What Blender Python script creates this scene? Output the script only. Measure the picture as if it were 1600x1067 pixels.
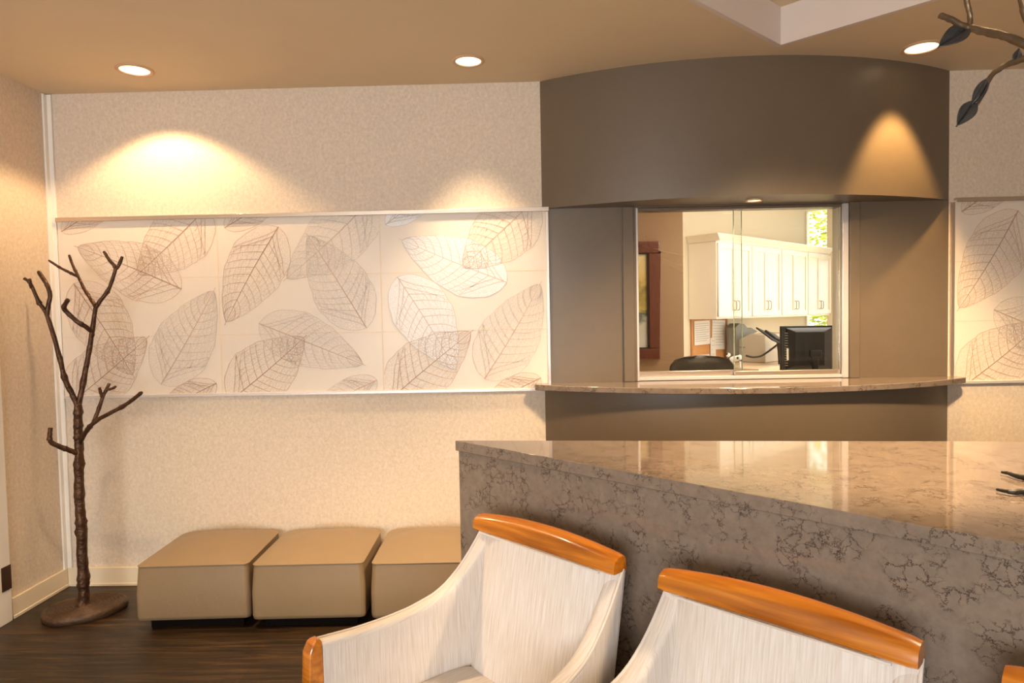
import bpy, bmesh, math, random
from mathutils import Vector, Matrix, noise as mnoise
for o in list(bpy.data.objects): bpy.data.objects.remove(o, do_unlink=True)
S = bpy.context.scene; COL = S.collection
PI = math.pi
EYE = 1.48
# ------------------------------------------------------------------ camera
def cam_axes(p, r, y):
    f = Vector((-math.sin(y), math.cos(y), 0)); rt = Vector((math.cos(y), math.sin(y), 0)); up = Vector((0, 0, 1))
    f2 = f*math.cos(p) - up*math.sin(p); u2 = up*math.cos(p) + f*math.sin(p)
    return rt*math.cos(r) + u2*math.sin(r), -rt*math.sin(r) + u2*math.cos(r), f2
CR, CU, CF = cam_axes(.0394, -.0190, .0209); FPX = 1047.2
cd = bpy.data.cameras.new('camera'); cam = bpy.data.objects.new('camera', cd); COL.objects.link(cam)
cd.sensor_width = 36; cd.lens = FPX/1600*36; cd.clip_start = .05
m = Matrix((CR, CU, -CF)).transposed().to_4x4(); m.translation = Vector((0, 0, EYE)); cam.matrix_world = m
S.camera = cam
def at(px, py, Y):                     # a point of the room seen at this pixel, at depth Y
    d = CF*FPX + CR*(px-800) - CU*(py-533.5)
    return Vector((0, 0, EYE)) + d*(Y/d.y)
# ------------------------------------------------------------------ view
S.view_settings.view_transform = 'Standard'; S.view_settings.look = 'None'
S.view_settings.exposure = 0.0; S.view_settings.gamma = 1; S.view_settings.use_curve_mapping = False
# ------------------------------------------------------------------ world and lights
W = bpy.data.worlds.new('sky'); S.world = W; W.use_nodes = True
W.node_tree.nodes['Background'].inputs[0].default_value = (.93, .97, 1, 1)
W.node_tree.nodes['Background'].inputs[1].default_value = 3.2
def light(name, kind, loc, rot, energy, color, **k):
    l = bpy.data.lights.new(name, kind); l.energy = energy; l.color = color
    for a, b in k.items(): setattr(l, a, b)
    o = bpy.data.objects.new(name, l); COL.objects.link(o); o.location = loc; o.rotation_euler = rot
    return o
WARM = (1, .66, .34)
light('sun', 'SUN', (0, 0, 9), (math.radians(48), 0, math.radians(20)), 9.0, (1, .93, .78), angle=.01)
light('added_rear_fill', 'AREA', (-1.25, -2.93, 1.55), (math.radians(104), 0, 0), 235, (.92, .97, 1), shape='RECTANGLE', size=2.5, size_y=1.9)  # added soft fill from behind the camera; its window is made up
light('added_spot_over_counter', 'SPOT', (1.5, 1.75, 2.87), (math.radians(22), 0, math.radians(4)), 580, (1, .72, .42), spot_size=math.radians(94), spot_blend=.5, shadow_soft_size=.12)  # unseen spot, added to warm and brighten the counter top and bay
light('added_spot_over_ottomans', 'SPOT', (-1.4, 2.25, 2.71), (0, 0, 0), 205, (1, .72, .42), spot_size=math.radians(96), spot_blend=.8, shadow_soft_size=.06)  # unseen spot, added to brighten the ottoman tops and lower wall
light('office_ceiling_panel', 'AREA', (2.3, 5.3, 2.66), (0, 0, PI/4), 52, (1, .93, .82), shape='RECTANGLE', size=1.8, size_y=1.2)
light('office_daylight', 'AREA', (4.6, 6.6, 1.7), (math.radians(90), 0, math.radians(100)), 30, (1, .97, .9), shape='RECTANGLE', size=1.6, size_y=1.6)
light('downlight_beam_left', 'SPOT', (-1.93, 3.361, 2.71), (0, 0, 0), 52, WARM, spot_size=math.radians(120), spot_blend=.3, shadow_soft_size=.03)
light('downlight_beam_middle', 'SPOT', (-.26, 3.361, 2.71), (0, 0, 0), 120, (1, .74, .46), spot_size=math.radians(72), spot_blend=.8, shadow_soft_size=.05)
light('downlight_beam_right', 'SPOT', (1.945, 3.27, 2.71), (math.radians(17), 0, math.radians(6)), 105, (1, .62, .24), spot_size=math.radians(58), spot_blend=.55, shadow_soft_size=.03)
light('soffit_puck_beam', 'SPOT', (1.2, 3.56, 2.03), (0, 0, 0), 26, (1, .76, .48), spot_size=math.radians(130), spot_blend=.6, shadow_soft_size=.03)
# ------------------------------------------------------------------ materials
def s2l(c): return tuple((x/255/12.92 if x/255 <= .04045 else ((x/255+.055)/1.055)**2.4) for x in c) + (1,)
MATS = {}
def mat(name, col, rough=.5, metal=0, spec=.5, coat=0, emit=0, bump=None, var=None, stretch=None, bscale=60):
    """principled material; var=(scale, amount) mottles the colour, bump=strength"""
    m = bpy.data.materials.new(name); m.use_nodes = True; nt = m.node_tree; b = nt.nodes['Principled BSDF']
    c = s2l(col); b.inputs['Base Color'].default_value = c; b.inputs['Roughness'].default_value = rough
    b.inputs['Metallic'].default_value = metal; b.inputs['Specular IOR Level'].default_value = spec; b.inputs['Coat Weight'].default_value = coat
    b.inputs['Coat Roughness'].default_value = .05
    if emit: b.inputs['Emission Color'].default_value = c; b.inputs['Emission Strength'].default_value = emit
    tc = nt.nodes.new('ShaderNodeTexCoord'); mp = nt.nodes.new('ShaderNodeMapping'); nt.links.new(tc.outputs['Object'], mp.inputs[0])
    if stretch: mp.inputs['Scale'].default_value = stretch
    if var is None: var = (9, .05)
    n = nt.nodes.new('ShaderNodeTexNoise'); n.inputs['Scale'].default_value = var[0]; n.inputs['Detail'].default_value = 6; n.inputs['Roughness'].default_value = .65
    nt.links.new(mp.outputs[0], n.inputs[0])
    r = nt.nodes.new('ShaderNodeValToRGB'); a = var[1]
    r.color_ramp.elements[0].position = .3; r.color_ramp.elements[1].position = .7
    r.color_ramp.elements[0].color = tuple(max(0, x*(1-a)) for x in c[:3]) + (1,); r.color_ramp.elements[1].color = tuple(min(1, x*(1+a)) for x in c[:3]) + (1,)
    nt.links.new(n.outputs['Fac'], r.inputs[0]); nt.links.new(r.outputs[0], b.inputs['Base Color'])
    if bump:
        n2 = nt.nodes.new('ShaderNodeTexNoise'); n2.inputs['Scale'].default_value = bscale; n2.inputs['Detail'].default_value = 4
        nt.links.new(mp.outputs[0], n2.inputs[0])
        bp = nt.nodes.new('ShaderNodeBump'); bp.inputs['Strength'].default_value = bump; bp.inputs['Distance'].default_value = .01
        nt.links.new(n2.outputs['Fac'], bp.inputs['Height']); nt.links.new(bp.outputs[0], b.inputs['Normal'])
    MATS[name] = m; return m
def nodes_of(m): return m.node_tree, m.node_tree.nodes, m.node_tree.links, m.node_tree.nodes['Principled BSDF']
def ramp(nt, stops):
    r = nt.nodes.new('ShaderNodeValToRGB'); e = r.color_ramp.elements
    while len(e) < len(stops): e.new(.5)
    for x, (p, c) in zip(e, stops): x.position = p; x.color = c
    return r
def mixc(nt, fac, a, b, kind='MIX', f=1.0):
    x = nt.nodes.new('ShaderNodeMix'); x.data_type = 'RGBA'; x.blend_type = kind
    x.inputs[0].default_value = f
    if fac is not None: nt.links.new(fac, x.inputs[0])
    for s, v in ((6, a), (7, b)):
        if isinstance(v, tuple): x.inputs[s].default_value = v
        else: nt.links.new(v, x.inputs[s])
    return x.outputs[2]
def wallpaper():
    m = mat('wallpaper', (222, 205, 185), .75, bump=.10, var=(60, .09), bscale=140)
    nt, N, L, b = nodes_of(m)
    old = b.inputs['Base Color'].links[0].from_socket
    tc = N.new('ShaderNodeTexCoord'); mp = N.new('ShaderNodeMapping'); L.new(tc.outputs['Object'], mp.inputs[0]); mp.inputs['Scale'].default_value = (70, 70, 44)
    n = N.new('ShaderNodeTexNoise'); n.inputs['Scale'].default_value = 1; n.inputs['Detail'].default_value = 8; n.inputs['Distortion'].default_value = 1.2; L.new(mp.outputs[0], n.inputs[0])
    r = ramp(nt, [(.34, (.80, .78, .76, 1)), (.62, (1, 1, 1, 1))]); L.new(n.outputs['Fac'], r.inputs[0])
    L.new(mixc(nt, None, old, r.outputs[0], 'MULTIPLY', .55), b.inputs['Base Color'])
    return m
def wood_floor():
    m = mat('floor_planks', (70, 48, 30), .42, spec=.4); nt, N, L, b = nodes_of(m)
    tc = N.new('ShaderNodeTexCoord'); mp = N.new('ShaderNodeMapping'); L.new(tc.outputs['Object'], mp.inputs[0])
    br = N.new('ShaderNodeTexBrick'); br.inputs['Scale'].default_value = 1; br.inputs['Brick Width'].default_value = 1.2; br.inputs['Row Height'].default_value = .155
    br.inputs['Mortar Size'].default_value = .0012; br.inputs['Mortar Smooth'].default_value = .1; br.offset = .37
    br.inputs['Color1'].default_value = (.35, .35, .35, 1); br.inputs['Color2'].default_value = (1, 1, 1, 1); br.inputs['Mortar'].default_value = (.05, .05, .05, 1)
    L.new(mp.outputs[0], br.inputs[0])
    m2 = N.new('ShaderNodeMapping'); m2.inputs['Scale'].default_value = (1.6, 26, 1); L.new(tc.outputs['Object'], m2.inputs[0])
    n = N.new('ShaderNodeTexNoise'); n.inputs['Scale'].default_value = 1.6; n.inputs['Detail'].default_value = 9; n.inputs['Roughness'].default_value = .62; n.inputs['Distortion'].default_value = .7; L.new(m2.outputs[0], n.inputs[0])
    r = ramp(nt, [(.3, s2l((25, 17, 9))), (.52, s2l((52, 36, 20))), (.75, s2l((92, 67, 38)))]); L.new(n.outputs['Fac'], r.inputs[0])
    L.new(mixc(nt, None, r.outputs[0], br.outputs['Color'], 'MULTIPLY', .6), b.inputs['Base Color'])
    bp = N.new('ShaderNodeBump'); bp.inputs['Strength'].default_value = .25; bp.inputs['Distance'].default_value = .004
    L.new(n.outputs['Fac'], bp.inputs['Height']); L.new(bp.outputs[0], b.inputs['Normal'])
    return m
def quartz():
    m = mat('quartz', (132, 113, 97), .06, spec=.5, coat=.15); nt, N, L, b = nodes_of(m)
    tc = N.new('ShaderNodeTexCoord')
    nd = N.new('ShaderNodeTexNoise'); nd.inputs['Scale'].default_value = 16; nd.inputs['Detail'].default_value = 7; nd.inputs['Roughness'].default_value = .75; L.new(tc.outputs['Object'], nd.inputs[0])
    ad = N.new('ShaderNodeVectorMath'); ad.operation = 'MULTIPLY_ADD'; ad.inputs[1].default_value = (.075, .075, .075)
    L.new(nd.outputs['Color'], ad.inputs[0]); L.new(tc.outputs['Object'], ad.inputs[2])
    v = N.new('ShaderNodeTexVoronoi'); v.feature = 'DISTANCE_TO_EDGE'; v.inputs['Scale'].default_value = 38; L.new(ad.outputs[0], v.inputs[0])
    rv = ramp(nt, [(0, (1, 1, 1, 1)), (.02, (.8, .8, .8, 1)), (.05, (0, 0, 0, 1))]); L.new(v.outputs['Distance'], rv.inputs[0])
    mk = N.new('ShaderNodeTexNoise'); mk.inputs['Scale'].default_value = 15; mk.inputs['Detail'].default_value = 4; L.new(tc.outputs['Object'], mk.inputs[0])
    rm = ramp(nt, [(.47, (0, 0, 0, 1)), (.57, (1, 1, 1, 1))]); L.new(mk.outputs['Fac'], rm.inputs[0])
    mu = N.new('ShaderNodeMath'); mu.operation = 'MULTIPLY'; L.new(rv.outputs[0], mu.inputs[0]); L.new(rm.outputs[0], mu.inputs[1])
    n = N.new('ShaderNodeTexNoise'); n.inputs['Scale'].default_value = 34; n.inputs['Detail'].default_value = 8; n.inputs['Roughness'].default_value = .7; L.new(tc.outputs['Object'], n.inputs[0])
    r = ramp(nt, [(.3, s2l((118, 103, 91))), (.5, s2l((128, 112, 99))), (.72, s2l((138, 121, 107)))]); L.new(n.outputs['Fac'], r.inputs[0])
    L.new(mixc(nt, mu.outputs[0], r.outputs[0], s2l((52, 40, 34))), b.inputs['Base Color'])
    return m
def fabric():
    m = mat('striped_fabric', (226, 214, 202), .9, spec=.2); nt, N, L, b = nodes_of(m)
    tc = N.new('ShaderNodeTexCoord'); mp = N.new('ShaderNodeMapping'); L.new(tc.outputs['UV'], mp.inputs[0]); mp.inputs['Scale'].default_value = (260, 9, 1)
    n = N.new('ShaderNodeTexNoise'); n.inputs['Scale'].default_value = 1; n.inputs['Detail'].default_value = 4; n.inputs['Roughness'].default_value = .6; L.new(mp.outputs[0], n.inputs[0])
    r = ramp(nt, [(.25, s2l((196, 182, 170))), (.48, s2l((211, 201, 193))), (.7, s2l((222, 215, 210)))]); L.new(n.outputs['Fac'], r.inputs[0])
    L.new(r.outputs[0], b.inputs['Base Color'])
    bp = N.new('ShaderNodeBump'); bp.inputs['Strength'].default_value = .3; bp.inputs['Distance'].default_value = .002
    L.new(n.outputs['Fac'], bp.inputs['Height']); L.new(bp.outputs[0], b.inputs['Normal'])
    return m
def cherry():
    m = mat('cherry_wood', (190, 100, 34), .25, spec=.5, coat=.6); nt, N, L, b = nodes_of(m)
    tc = N.new('ShaderNodeTexCoord'); mp = N.new('ShaderNodeMapping'); L.new(tc.outputs['Object'], mp.inputs[0]); mp.inputs['Scale'].default_value = (4, 40, 60)
    n = N.new('ShaderNodeTexNoise'); n.inputs['Scale'].default_value = 1; n.inputs['Detail'].default_value = 7; n.inputs['Distortion'].default_value = .6; L.new(mp.outputs[0], n.inputs[0])
    r = ramp(nt, [(.3, s2l((152, 82, 14))), (.55, s2l((188, 110, 24))), (.8, s2l((210, 134, 44)))]); L.new(n.outputs['Fac'], r.inputs[0]); L.new(r.outputs[0], b.inputs['Base Color'])
    return m
def glass(name, tint=(.97, .98, .97, 1), ior=1.5):
    m = bpy.data.materials.new(name); m.use_nodes = True; nt = m.node_tree; N = nt.nodes; L = nt.links; N.remove(N['Principled BSDF'])
    t = N.new('ShaderNodeBsdfTransparent'); t.inputs[0].default_value = tint; g = N.new('ShaderNodeBsdfGlossy'); g.inputs['Roughness'].default_value = .01
    f = N.new('ShaderNodeFresnel'); f.inputs[0].default_value = ior; x = N.new('ShaderNodeMixShader')
    L.new(f.outputs[0], x.inputs[0]); L.new(t.outputs[0], x.inputs[1]); L.new(g.outputs[0], x.inputs[2]); L.new(x.outputs[0], N['Material Output'].inputs[0])
    return m
def print_fill(name, tint, net, a_fill, a_net):
    """the ink of a pressed leaf: thin tint with a fine net of veins, clear between"""
    m = mat(name, tint, .5); nt, N, L, b = nodes_of(m)
    tc = N.new('ShaderNodeTexCoord')
    v = N.new('ShaderNodeTexVoronoi'); v.feature = 'DISTANCE_TO_EDGE'; v.inputs['Scale'].default_value = 82; L.new(tc.outputs['Object'], v.inputs[0])
    r = ramp(nt, [(0, (1, 1, 1, 1)), (.05, (.9, .9, .9, 1)), (.13, (0, 0, 0, 1))]); L.new(v.outputs['Distance'], r.inputs[0])
    L.new(mixc(nt, r.outputs[0], s2l(tint), s2l(net)), b.inputs['Base Color'])
    mr = N.new('ShaderNodeMapRange'); mr.inputs['To Min'].default_value = a_fill; mr.inputs['To Max'].default_value = a_net; L.new(r.outputs[0], mr.inputs['Value'])
    L.new(mr.outputs[0], b.inputs['Alpha'])
    return m
M = {}
M['paper'] = wallpaper(); M['floor'] = wood_floor(); M['quartz'] = quartz(); M['fabric'] = fabric(); M['cherry'] = cherry()
M['ceil'] = mat('ceiling_paint', (222, 200, 166), .8, var=(5, .015))
M['coffer'] = mat('coffer_paint', (224, 210, 200), .6, var=(5, .01))
M['grey'] = mat('grey_brown_paint', (109, 94, 77), .36, spec=.5, bump=.05, bscale=220, var=(14, .03))
M['trim'] = mat('cream_trim', (232, 214, 186), .4, var=(4, .02))
M['white'] = mat('white_paint', (240, 232, 222), .4, var=(4, .01))
M['alu'] = mat('brushed_aluminium', (216, 208, 204), .35, metal=.35, var=(40, .03))
M['shaded_alu'] = mat('shaded_aluminium', (196, 180, 166), .32, metal=.8, var=(40, .03))  # darker copy of the aluminium, the rails' shade put into its colour
M['board'] = mat('mural_board', (231, 216, 199), .35, spec=.4, var=(2, .01))
M['seam'] = mat('tile_seam', (232, 208, 178), .5)
M['bronze'] = mat('aged_bronze', (84, 58, 40), .42, metal=.65, bump=.6, bscale=70, var=(30, .5))
M['ringwood'] = mat('ringed_bronze', (78, 56, 38), .5, metal=.35, bump=.4, bscale=60, var=(24, .35))
M['vinyl'] = mat('taupe_vinyl', (138, 115, 86), .42, spec=.5, bump=.08, bscale=260, var=(7, .03))
M['black'] = mat('black_plinth', (18, 12, 9), .95, spec=.1)
M['dark'] = mat('black_plastic', (34, 30, 26), .5, var=(20, .1))
M['leather'] = mat('charcoal_leather', (66, 58, 50), .38, bump=.15, bscale=120, var=(12, .08))
M['office'] = mat('office_cream_paint', (226, 212, 184), .7, var=(3, .01))
M['tan'] = mat('office_tan_paint', (158, 124, 88), .7, var=(3, .01))
M['cab'] = mat('cabinet_white', (244, 234, 214), .35, var=(3, .01))
M['lam'] = mat('laminate_top', (232, 204, 170), .35, var=(6, .02))
M['nickel'] = mat('satin_nickel', (150, 138, 122), .3, metal=.8)
M['cork'] = mat('cork', (216, 156, 96), .9, var=(180, .3), bump=.3, bscale=200)
M['oak'] = mat('oak_frame', (202, 144, 84), .5, var=(20, .15), stretch=(1, 1, .2))
M['sheet'] = mat('paper_sheet', (244, 240, 232), .8, var=(5, .01))
M['ink'] = mat('print_ink', (150, 146, 142), .8)
M['beige'] = mat('printer_plastic', (192, 178, 156), .45, var=(5, .01))
M['greyp'] = mat('grey_plastic', (128, 122, 108), .5)
M['mahog'] = mat('mahogany_frame', (104, 52, 28), .35, var=(30, .35), stretch=(3, 3, .4), coat=.3)
M['gilt'] = mat('gilt_edge', (196, 150, 90), .4, metal=.4)
M['verdi'] = mat('dark_leaf_metal', (80, 80, 80), .38, metal=.7, bump=.4, bscale=40, var=(16, .35))
M['branch'] = mat('branch_metal', (112, 92, 70), .4, metal=.6, bump=.3, bscale=50, var=(25, .3))
M['glass'] = glass('clear_glass'); M['glass_edge'] = mat('glass_edge_green', (150, 160, 130), .2)
M['lens'] = mat('lamp_lens', (255, 226, 180), .5, emit=2.4); M['ring'] = mat('lamp_ring', (206, 170, 136), .4)
M['leafgreen'] = mat('garden_leaf', (190, 190, 70), .6, var=(3, .35)); M['bark'] = mat('bark', (96, 80, 60), .9)
M['grass'] = mat('garden_grass', (150, 164, 84), .9, var=(8, .3)); M['red'] = mat('red_plastic', (170, 52, 40), .4)
M['led'] = mat('brass_latch', (70, 46, 28), .4, metal=.6)
M['veinb'] = mat('vein_brown', (204, 172, 148), .6); M['veing'] = mat('vein_grey', (206, 190, 178), .6); M['veind'] = mat('vein_dark', (176, 142, 118), .6)
M['f_tan'] = print_fill('leaf_ink_tan', (240, 224, 208), (196, 166, 142), .03, .12)
M['f_grey'] = print_fill('leaf_ink_grey', (244, 236, 230), (192, 176, 164), .03, .11)
M['f_white'] = print_fill('leaf_ink_white', (248, 246, 248), (236, 229, 224), .92, .95)
M['f_peach'] = print_fill('leaf_ink_peach', (246, 216, 184), (214, 176, 140), .03, .12)
# ------------------------------------------------------------------ mesh builder
class MB:
    def __init__(s): s.v = []; s.f = []; s.m = []; s.uv = {}
    def box(s, x0, x1, y0, y1, z0, z1, mi=0, T=None):
        b = len(s.v); P = [Vector((x, y, z)) for z in (z0, z1) for y in (y0, y1) for x in (x0, x1)]
        s.v += [T @ p for p in P] if T else P
        for q in ((0, 2, 3, 1), (4, 5, 7, 6), (0, 1, 5, 4), (2, 6, 7, 3), (0, 4, 6, 2), (1, 3, 7, 5)): s.f.append(tuple(b+i for i in q)); s.m.append(mi)
        return s
    def prism(s, pts, z0, z1, mi=0):           # polygon in plan, extruded in z
        b = len(s.v); n = len(pts)
        s.v += [Vector((x, y, z0)) for x, y in pts] + [Vector((x, y, z1)) for x, y in pts]
        s.f.append(tuple(b+i for i in reversed(range(n)))); s.f.append(tuple(b+n+i for i in range(n))); s.m += [mi, mi]
        for i in range(n): j = (i+1) % n; s.f.append((b+i, b+j, b+n+j, b+n+i)); s.m.append(mi)
        return s
    def poly(s, P, mi=0):
        b = len(s.v); s.v += [Vector(p) for p in P]; s.f.append(tuple(range(b, b+len(P)))); s.m.append(mi); return s
    def tube(s, path, radii, seg=10, mi=0, caps=True, wob=0, seed=0):
        path = [Vector(p) for p in path]; n = len(path)
        if not isinstance(radii, (list, tuple)): radii = [radii]*n
        b = len(s.v); ref = None
        for i, p in enumerate(path):
            t = (path[min(i+1, n-1)]-path[max(i-1, 0)]).normalized()
            if ref is None: ref = t.orthogonal().normalized()
            ref = (ref - t*ref.dot(t)).normalized(); o = t.cross(ref)
            for k in range(seg):
                a = 2*PI*k/seg; r = radii[i]
                if wob: r *= 1+wob*mnoise.noise(Vector((math.cos(a)*1.3+seed, math.sin(a)*1.3, i*.45)))
                s.v.append(p+(ref*math.cos(a)+o*math.sin(a))*r)
        for i in range(n-1):
            for k in range(seg):
                k2 = (k+1) % seg; s.f.append((b+i*seg+k, b+i*seg+k2, b+(i+1)*seg+k2, b+(i+1)*seg+k)); s.m.append(mi)
        if caps:
            s.f.append(tuple(b+k for k in reversed(range(seg)))); s.f.append(tuple(b+(n-1)*seg+k for k in range(seg))); s.m += [mi, mi]
        return s
    def lathe(s, prof, c=(0, 0, 0), seg=32, mi=0, sx=1, sy=1):
        b = len(s.v); c = Vector(c); n = len(prof)
        for r, z in prof:
            for k in range(seg): a = 2*PI*k/seg; s.v.append(c+Vector((r*sx*math.cos(a), r*sy*math.sin(a), z)))
        for i in range(n-1):
            for k in range(seg): k2 = (k+1) % seg; s.f.append((b+i*seg+k, b+i*seg+k2, b+(i+1)*seg+k2, b+(i+1)*seg+k)); s.m.append(mi)
        if prof[0][0] > 1e-6: s.f.append(tuple(b+k for k in reversed(range(seg)))); s.m.append(mi)
        if prof[-1][0] > 1e-6: s.f.append(tuple(b+(n-1)*seg+k for k in range(seg))); s.m.append(mi)
        return s
    def grid(s, rows, mi=0, closed=False, caps=False):   # rows: list of equal-length vertex rows
        b = len(s.v); n = len(rows[0])
        for r in rows: s.v += [Vector(p) for p in r]
        for i in range(len(rows)-1):
            for k in range(n if closed else n-1):
                k2 = (k+1) % n; s.f.append((b+i*n+k, b+i*n+k2, b+(i+1)*n+k2, b+(i+1)*n+k)); s.m.append(mi)
        if caps:
            s.f.append(tuple(b+k for k in reversed(range(n)))); s.f.append(tuple(b+(len(rows)-1)*n+k for k in range(n))); s.m += [mi, mi]
        return s
    def build(s, name, mats, parent=None, smooth=False, bevel=0, segs=2, T=None, sub=0, uvf=None, fix=True, angle=40):
        me = bpy.data.meshes.new(name)
        vs = [T @ v for v in s.v] if T else s.v
        me.from_pydata([tuple(v) for v in vs], [], s.f)
        if not isinstance(mats, (list, tuple)): mats = [mats]
        for x in mats: me.materials.append(M[x] if isinstance(x, str) else x)
        for p, i in zip(me.polygons, s.m): p.material_index = i
        if fix:
            bm = bmesh.new(); bm.from_mesh(me); bmesh.ops.remove_doubles(bm, verts=bm.verts, dist=1e-6); bmesh.ops.recalc_face_normals(bm, faces=bm.faces); bm.to_mesh(me); bm.free()
        if uvf:
            uv = me.uv_layers.new(name='UVMap')
            for p in me.polygons:
                for li in p.loop_indices: uv.data[li].uv = uvf(me.vertices[me.loops[li].vertex_index].co, p.normal)
        o = bpy.data.objects.new(name, me); COL.objects.link(o)
        if parent: o.parent = parent
        if bevel:
            md = o.modifiers.new('bevel', 'BEVEL'); md.width = bevel; md.segments = segs; md.limit_method = 'ANGLE'; md.angle_limit = math.radians(35)
        if sub:
            md = o.modifiers.new('sub', 'SUBSURF'); md.levels = sub; md.render_levels = sub
        if smooth or bevel or sub:
            for p in me.polygons: p.use_smooth = True
            if not sub and hasattr(me, 'set_sharp_from_angle'): me.set_sharp_from_angle(angle=math.radians(angle))
        return o
def tag(o, label=None, cat=None, group=None, kind=None):
    if label: o['label'] = label
    if cat: o['category'] = cat
    if group: o['group'] = group
    if kind: o['kind'] = kind
    return o
def thing(name, label, cat, loc=(0, 0, 0), rz=0, group=None):
    o = bpy.data.objects.new(name, None); COL.objects.link(o); o.location = loc; o.rotation_euler = (0, 0, rz); o.empty_display_size = .1
    return tag(o, label, cat, group)
def struct(o, label=None, cat=None): return tag(o, label, cat, kind='structure')
def copy_tree(o, parent=None):
    c = o.copy(); COL.objects.link(c)
    if parent: c.parent = parent
    for ch in list(o.children): copy_tree(ch, c)
    return c
def smooth_path(P, n=6):
    P = [Vector(p) for p in P]; out = []
    for i in range(len(P)-1):
        a, b, c, d = P[max(i-1, 0)], P[i], P[i+1], P[min(i+2, len(P)-1)]
        for k in range(n):
            t = k/n; out.append(.5*((2*b)+(c-a)*t+(2*a-5*b+4*c-d)*t*t+(3*b-a-3*c+d)*t**3))
    out.append(P[-1]); return out
def lerp(a, b, t): return a+(b-a)*t
# ------------------------------------------------------------------ room constants
D = 3.684; XL = -2.616; XR = 4.3; YB = -3.0; H = 2.74
XA, XB = .100, 2.290           # the grey bay of the wall
ZR, ZS = 2.050, 1.076          # mural rails
ZT = 2.055                     # soffit underside
OX0, OX1 = .594, 1.757; OZ0 = 1.106   # window opening
def arc(xa, xb, y, sag, n=40):  # circular arc bulging towards -y
    w = (xb-xa)/2; R = (w*w+sag*sag)/(2*sag); cx = (xa+xb)/2; cy = y-sag+R; a = math.asin(w/R)
    return [(cx+R*math.sin(lerp(-a, a, i/n)), cy-R*math.cos(lerp(-a, a, i/n))) for i in range(n+1)]
# ------------------------------------------------------------------ room shell
struct(MB().box(XL-.1, XR+.1, YB-.1, D+.14, -.1, 0).build('floor', 'floor'), 'dark brown wood plank floor of the waiting room', 'floor')
struct(MB().box(XL-.1, XL, YB-.1, D+.14, 0, H+.3).build('wall_left', 'paper'), 'beige papered side wall beside the coat tree', 'wall')
struct(MB().box(XR, XR+.1, YB-.1, D+.14, 0, H+.3).build('wall_right', 'paper'), 'beige papered side wall', 'wall')
rb = MB()
rb.box(XL, -2.5, YB-.12, YB, 0, H); rb.box(.0, XR, YB-.12, YB, 0, H); rb.box(-2.5, 0, YB-.12, YB, 0, .6); rb.box(-2.5, 0, YB-.12, YB, 2.5, H)
struct(rb.build('wall_rear', 'paper'), 'beige papered rear wall around the added window', 'wall')
struct(MB().box(-2.5, 0, YB-.09, YB-.06, .6, 2.5).build('added_window', 'white'), 'made-up white window panel of the rear wall', 'window')  # invented opening and panel, made to go with the added rear fill
bw = MB()
bw.box(XL, XA, D, D+.12, 0, H); bw.box(XB, XR, D, D+.12, 0, H)
struct(bw.build('wall_back', 'paper'), 'mottled beige wallpapered wall behind the ottomans', 'wall')
gw = MB()
gw.box(XA, OX0, D, D+.12, 0, H); gw.box(OX1, XB, D, D+.12, 0, H); gw.box(OX0, OX1, D, D+.12, 0, OZ0-.035); gw.box(OX0, OX1, D, D+.12, ZT-.005, H)
struct(gw.build('wall_window_bay', 'grey'), 'flat grey-brown wall around the reception window', 'wall')
# ceiling with its square coffer turned 45 degrees
A = Vector((1.237, 3.265)); d1 = Vector((-.732, -.681)).normalized(); d2 = Vector((.73, -.686)).normalized(); sd = 2.3
B_ = A+d1*sd; C_ = A+(d1+d2)*sd; D_ = A+d2*sd
TL, TR, BR, BL = Vector((XL, D+.12)), Vector((XR, D+.12)), Vector((XR, YB)), Vector((XL, YB))
cm = MB()
for tri in ((TL, A, B_), (TL, TR, A), (TR, D_, A), (TR, BR, D_), (BR, C_, D_), (BR, BL, C_), (BL, B_, C_), (BL, TL, B_)):
    cm.poly([(p.x, p.y, H) for p in tri]); cm.poly([(p.x, p.y, H+.25) for p in reversed(tri)])
struct(cm.build('ceiling', 'ceil', fix=False), 'tan painted ceiling with a square raised coffer', 'ceiling')
cz = 2.915; fm = MB(); Q = [A, B_, C_, D_]; cen = (A+C_)/2
for i in range(4):
    p, q = Q[i], Q[(i+1) % 4]; po, qo = cen+(p-cen)*1.02, cen+(q-cen)*1.02
    fm.prism([tuple(p), tuple(q), tuple(qo), tuple(po)], H-.001, cz)
struct(fm.build('trim_1', 'coffer'), 'pale upright sides of the ceiling coffer', 'trim')
struct(MB().prism([tuple(cen+(p-cen)*1.02) for p in Q], cz, cz+.03).build('ceiling_coffer', 'ceil'), 'tan ceiling panel inside the raised coffer', 'ceiling')
# curved soffit and curved base wall
ARC = arc(XA, XB, D, .29)
so = MB().prism([(x, y) for x, y in ARC], ZT, H)
struct(so.build('wall_curved_soffit', 'grey', smooth=True, angle=50), 'bowed grey-brown soffit above the reception window', 'wall')
lw = MB().prism([(x, y) for x, y in arc(XA, XB, D, .355)], 0, OZ0-.034)
struct(lw.build('wall_curved_base', 'grey', smooth=True, angle=50), 'bowed grey-brown wall below the stone ledge', 'wall')
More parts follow.
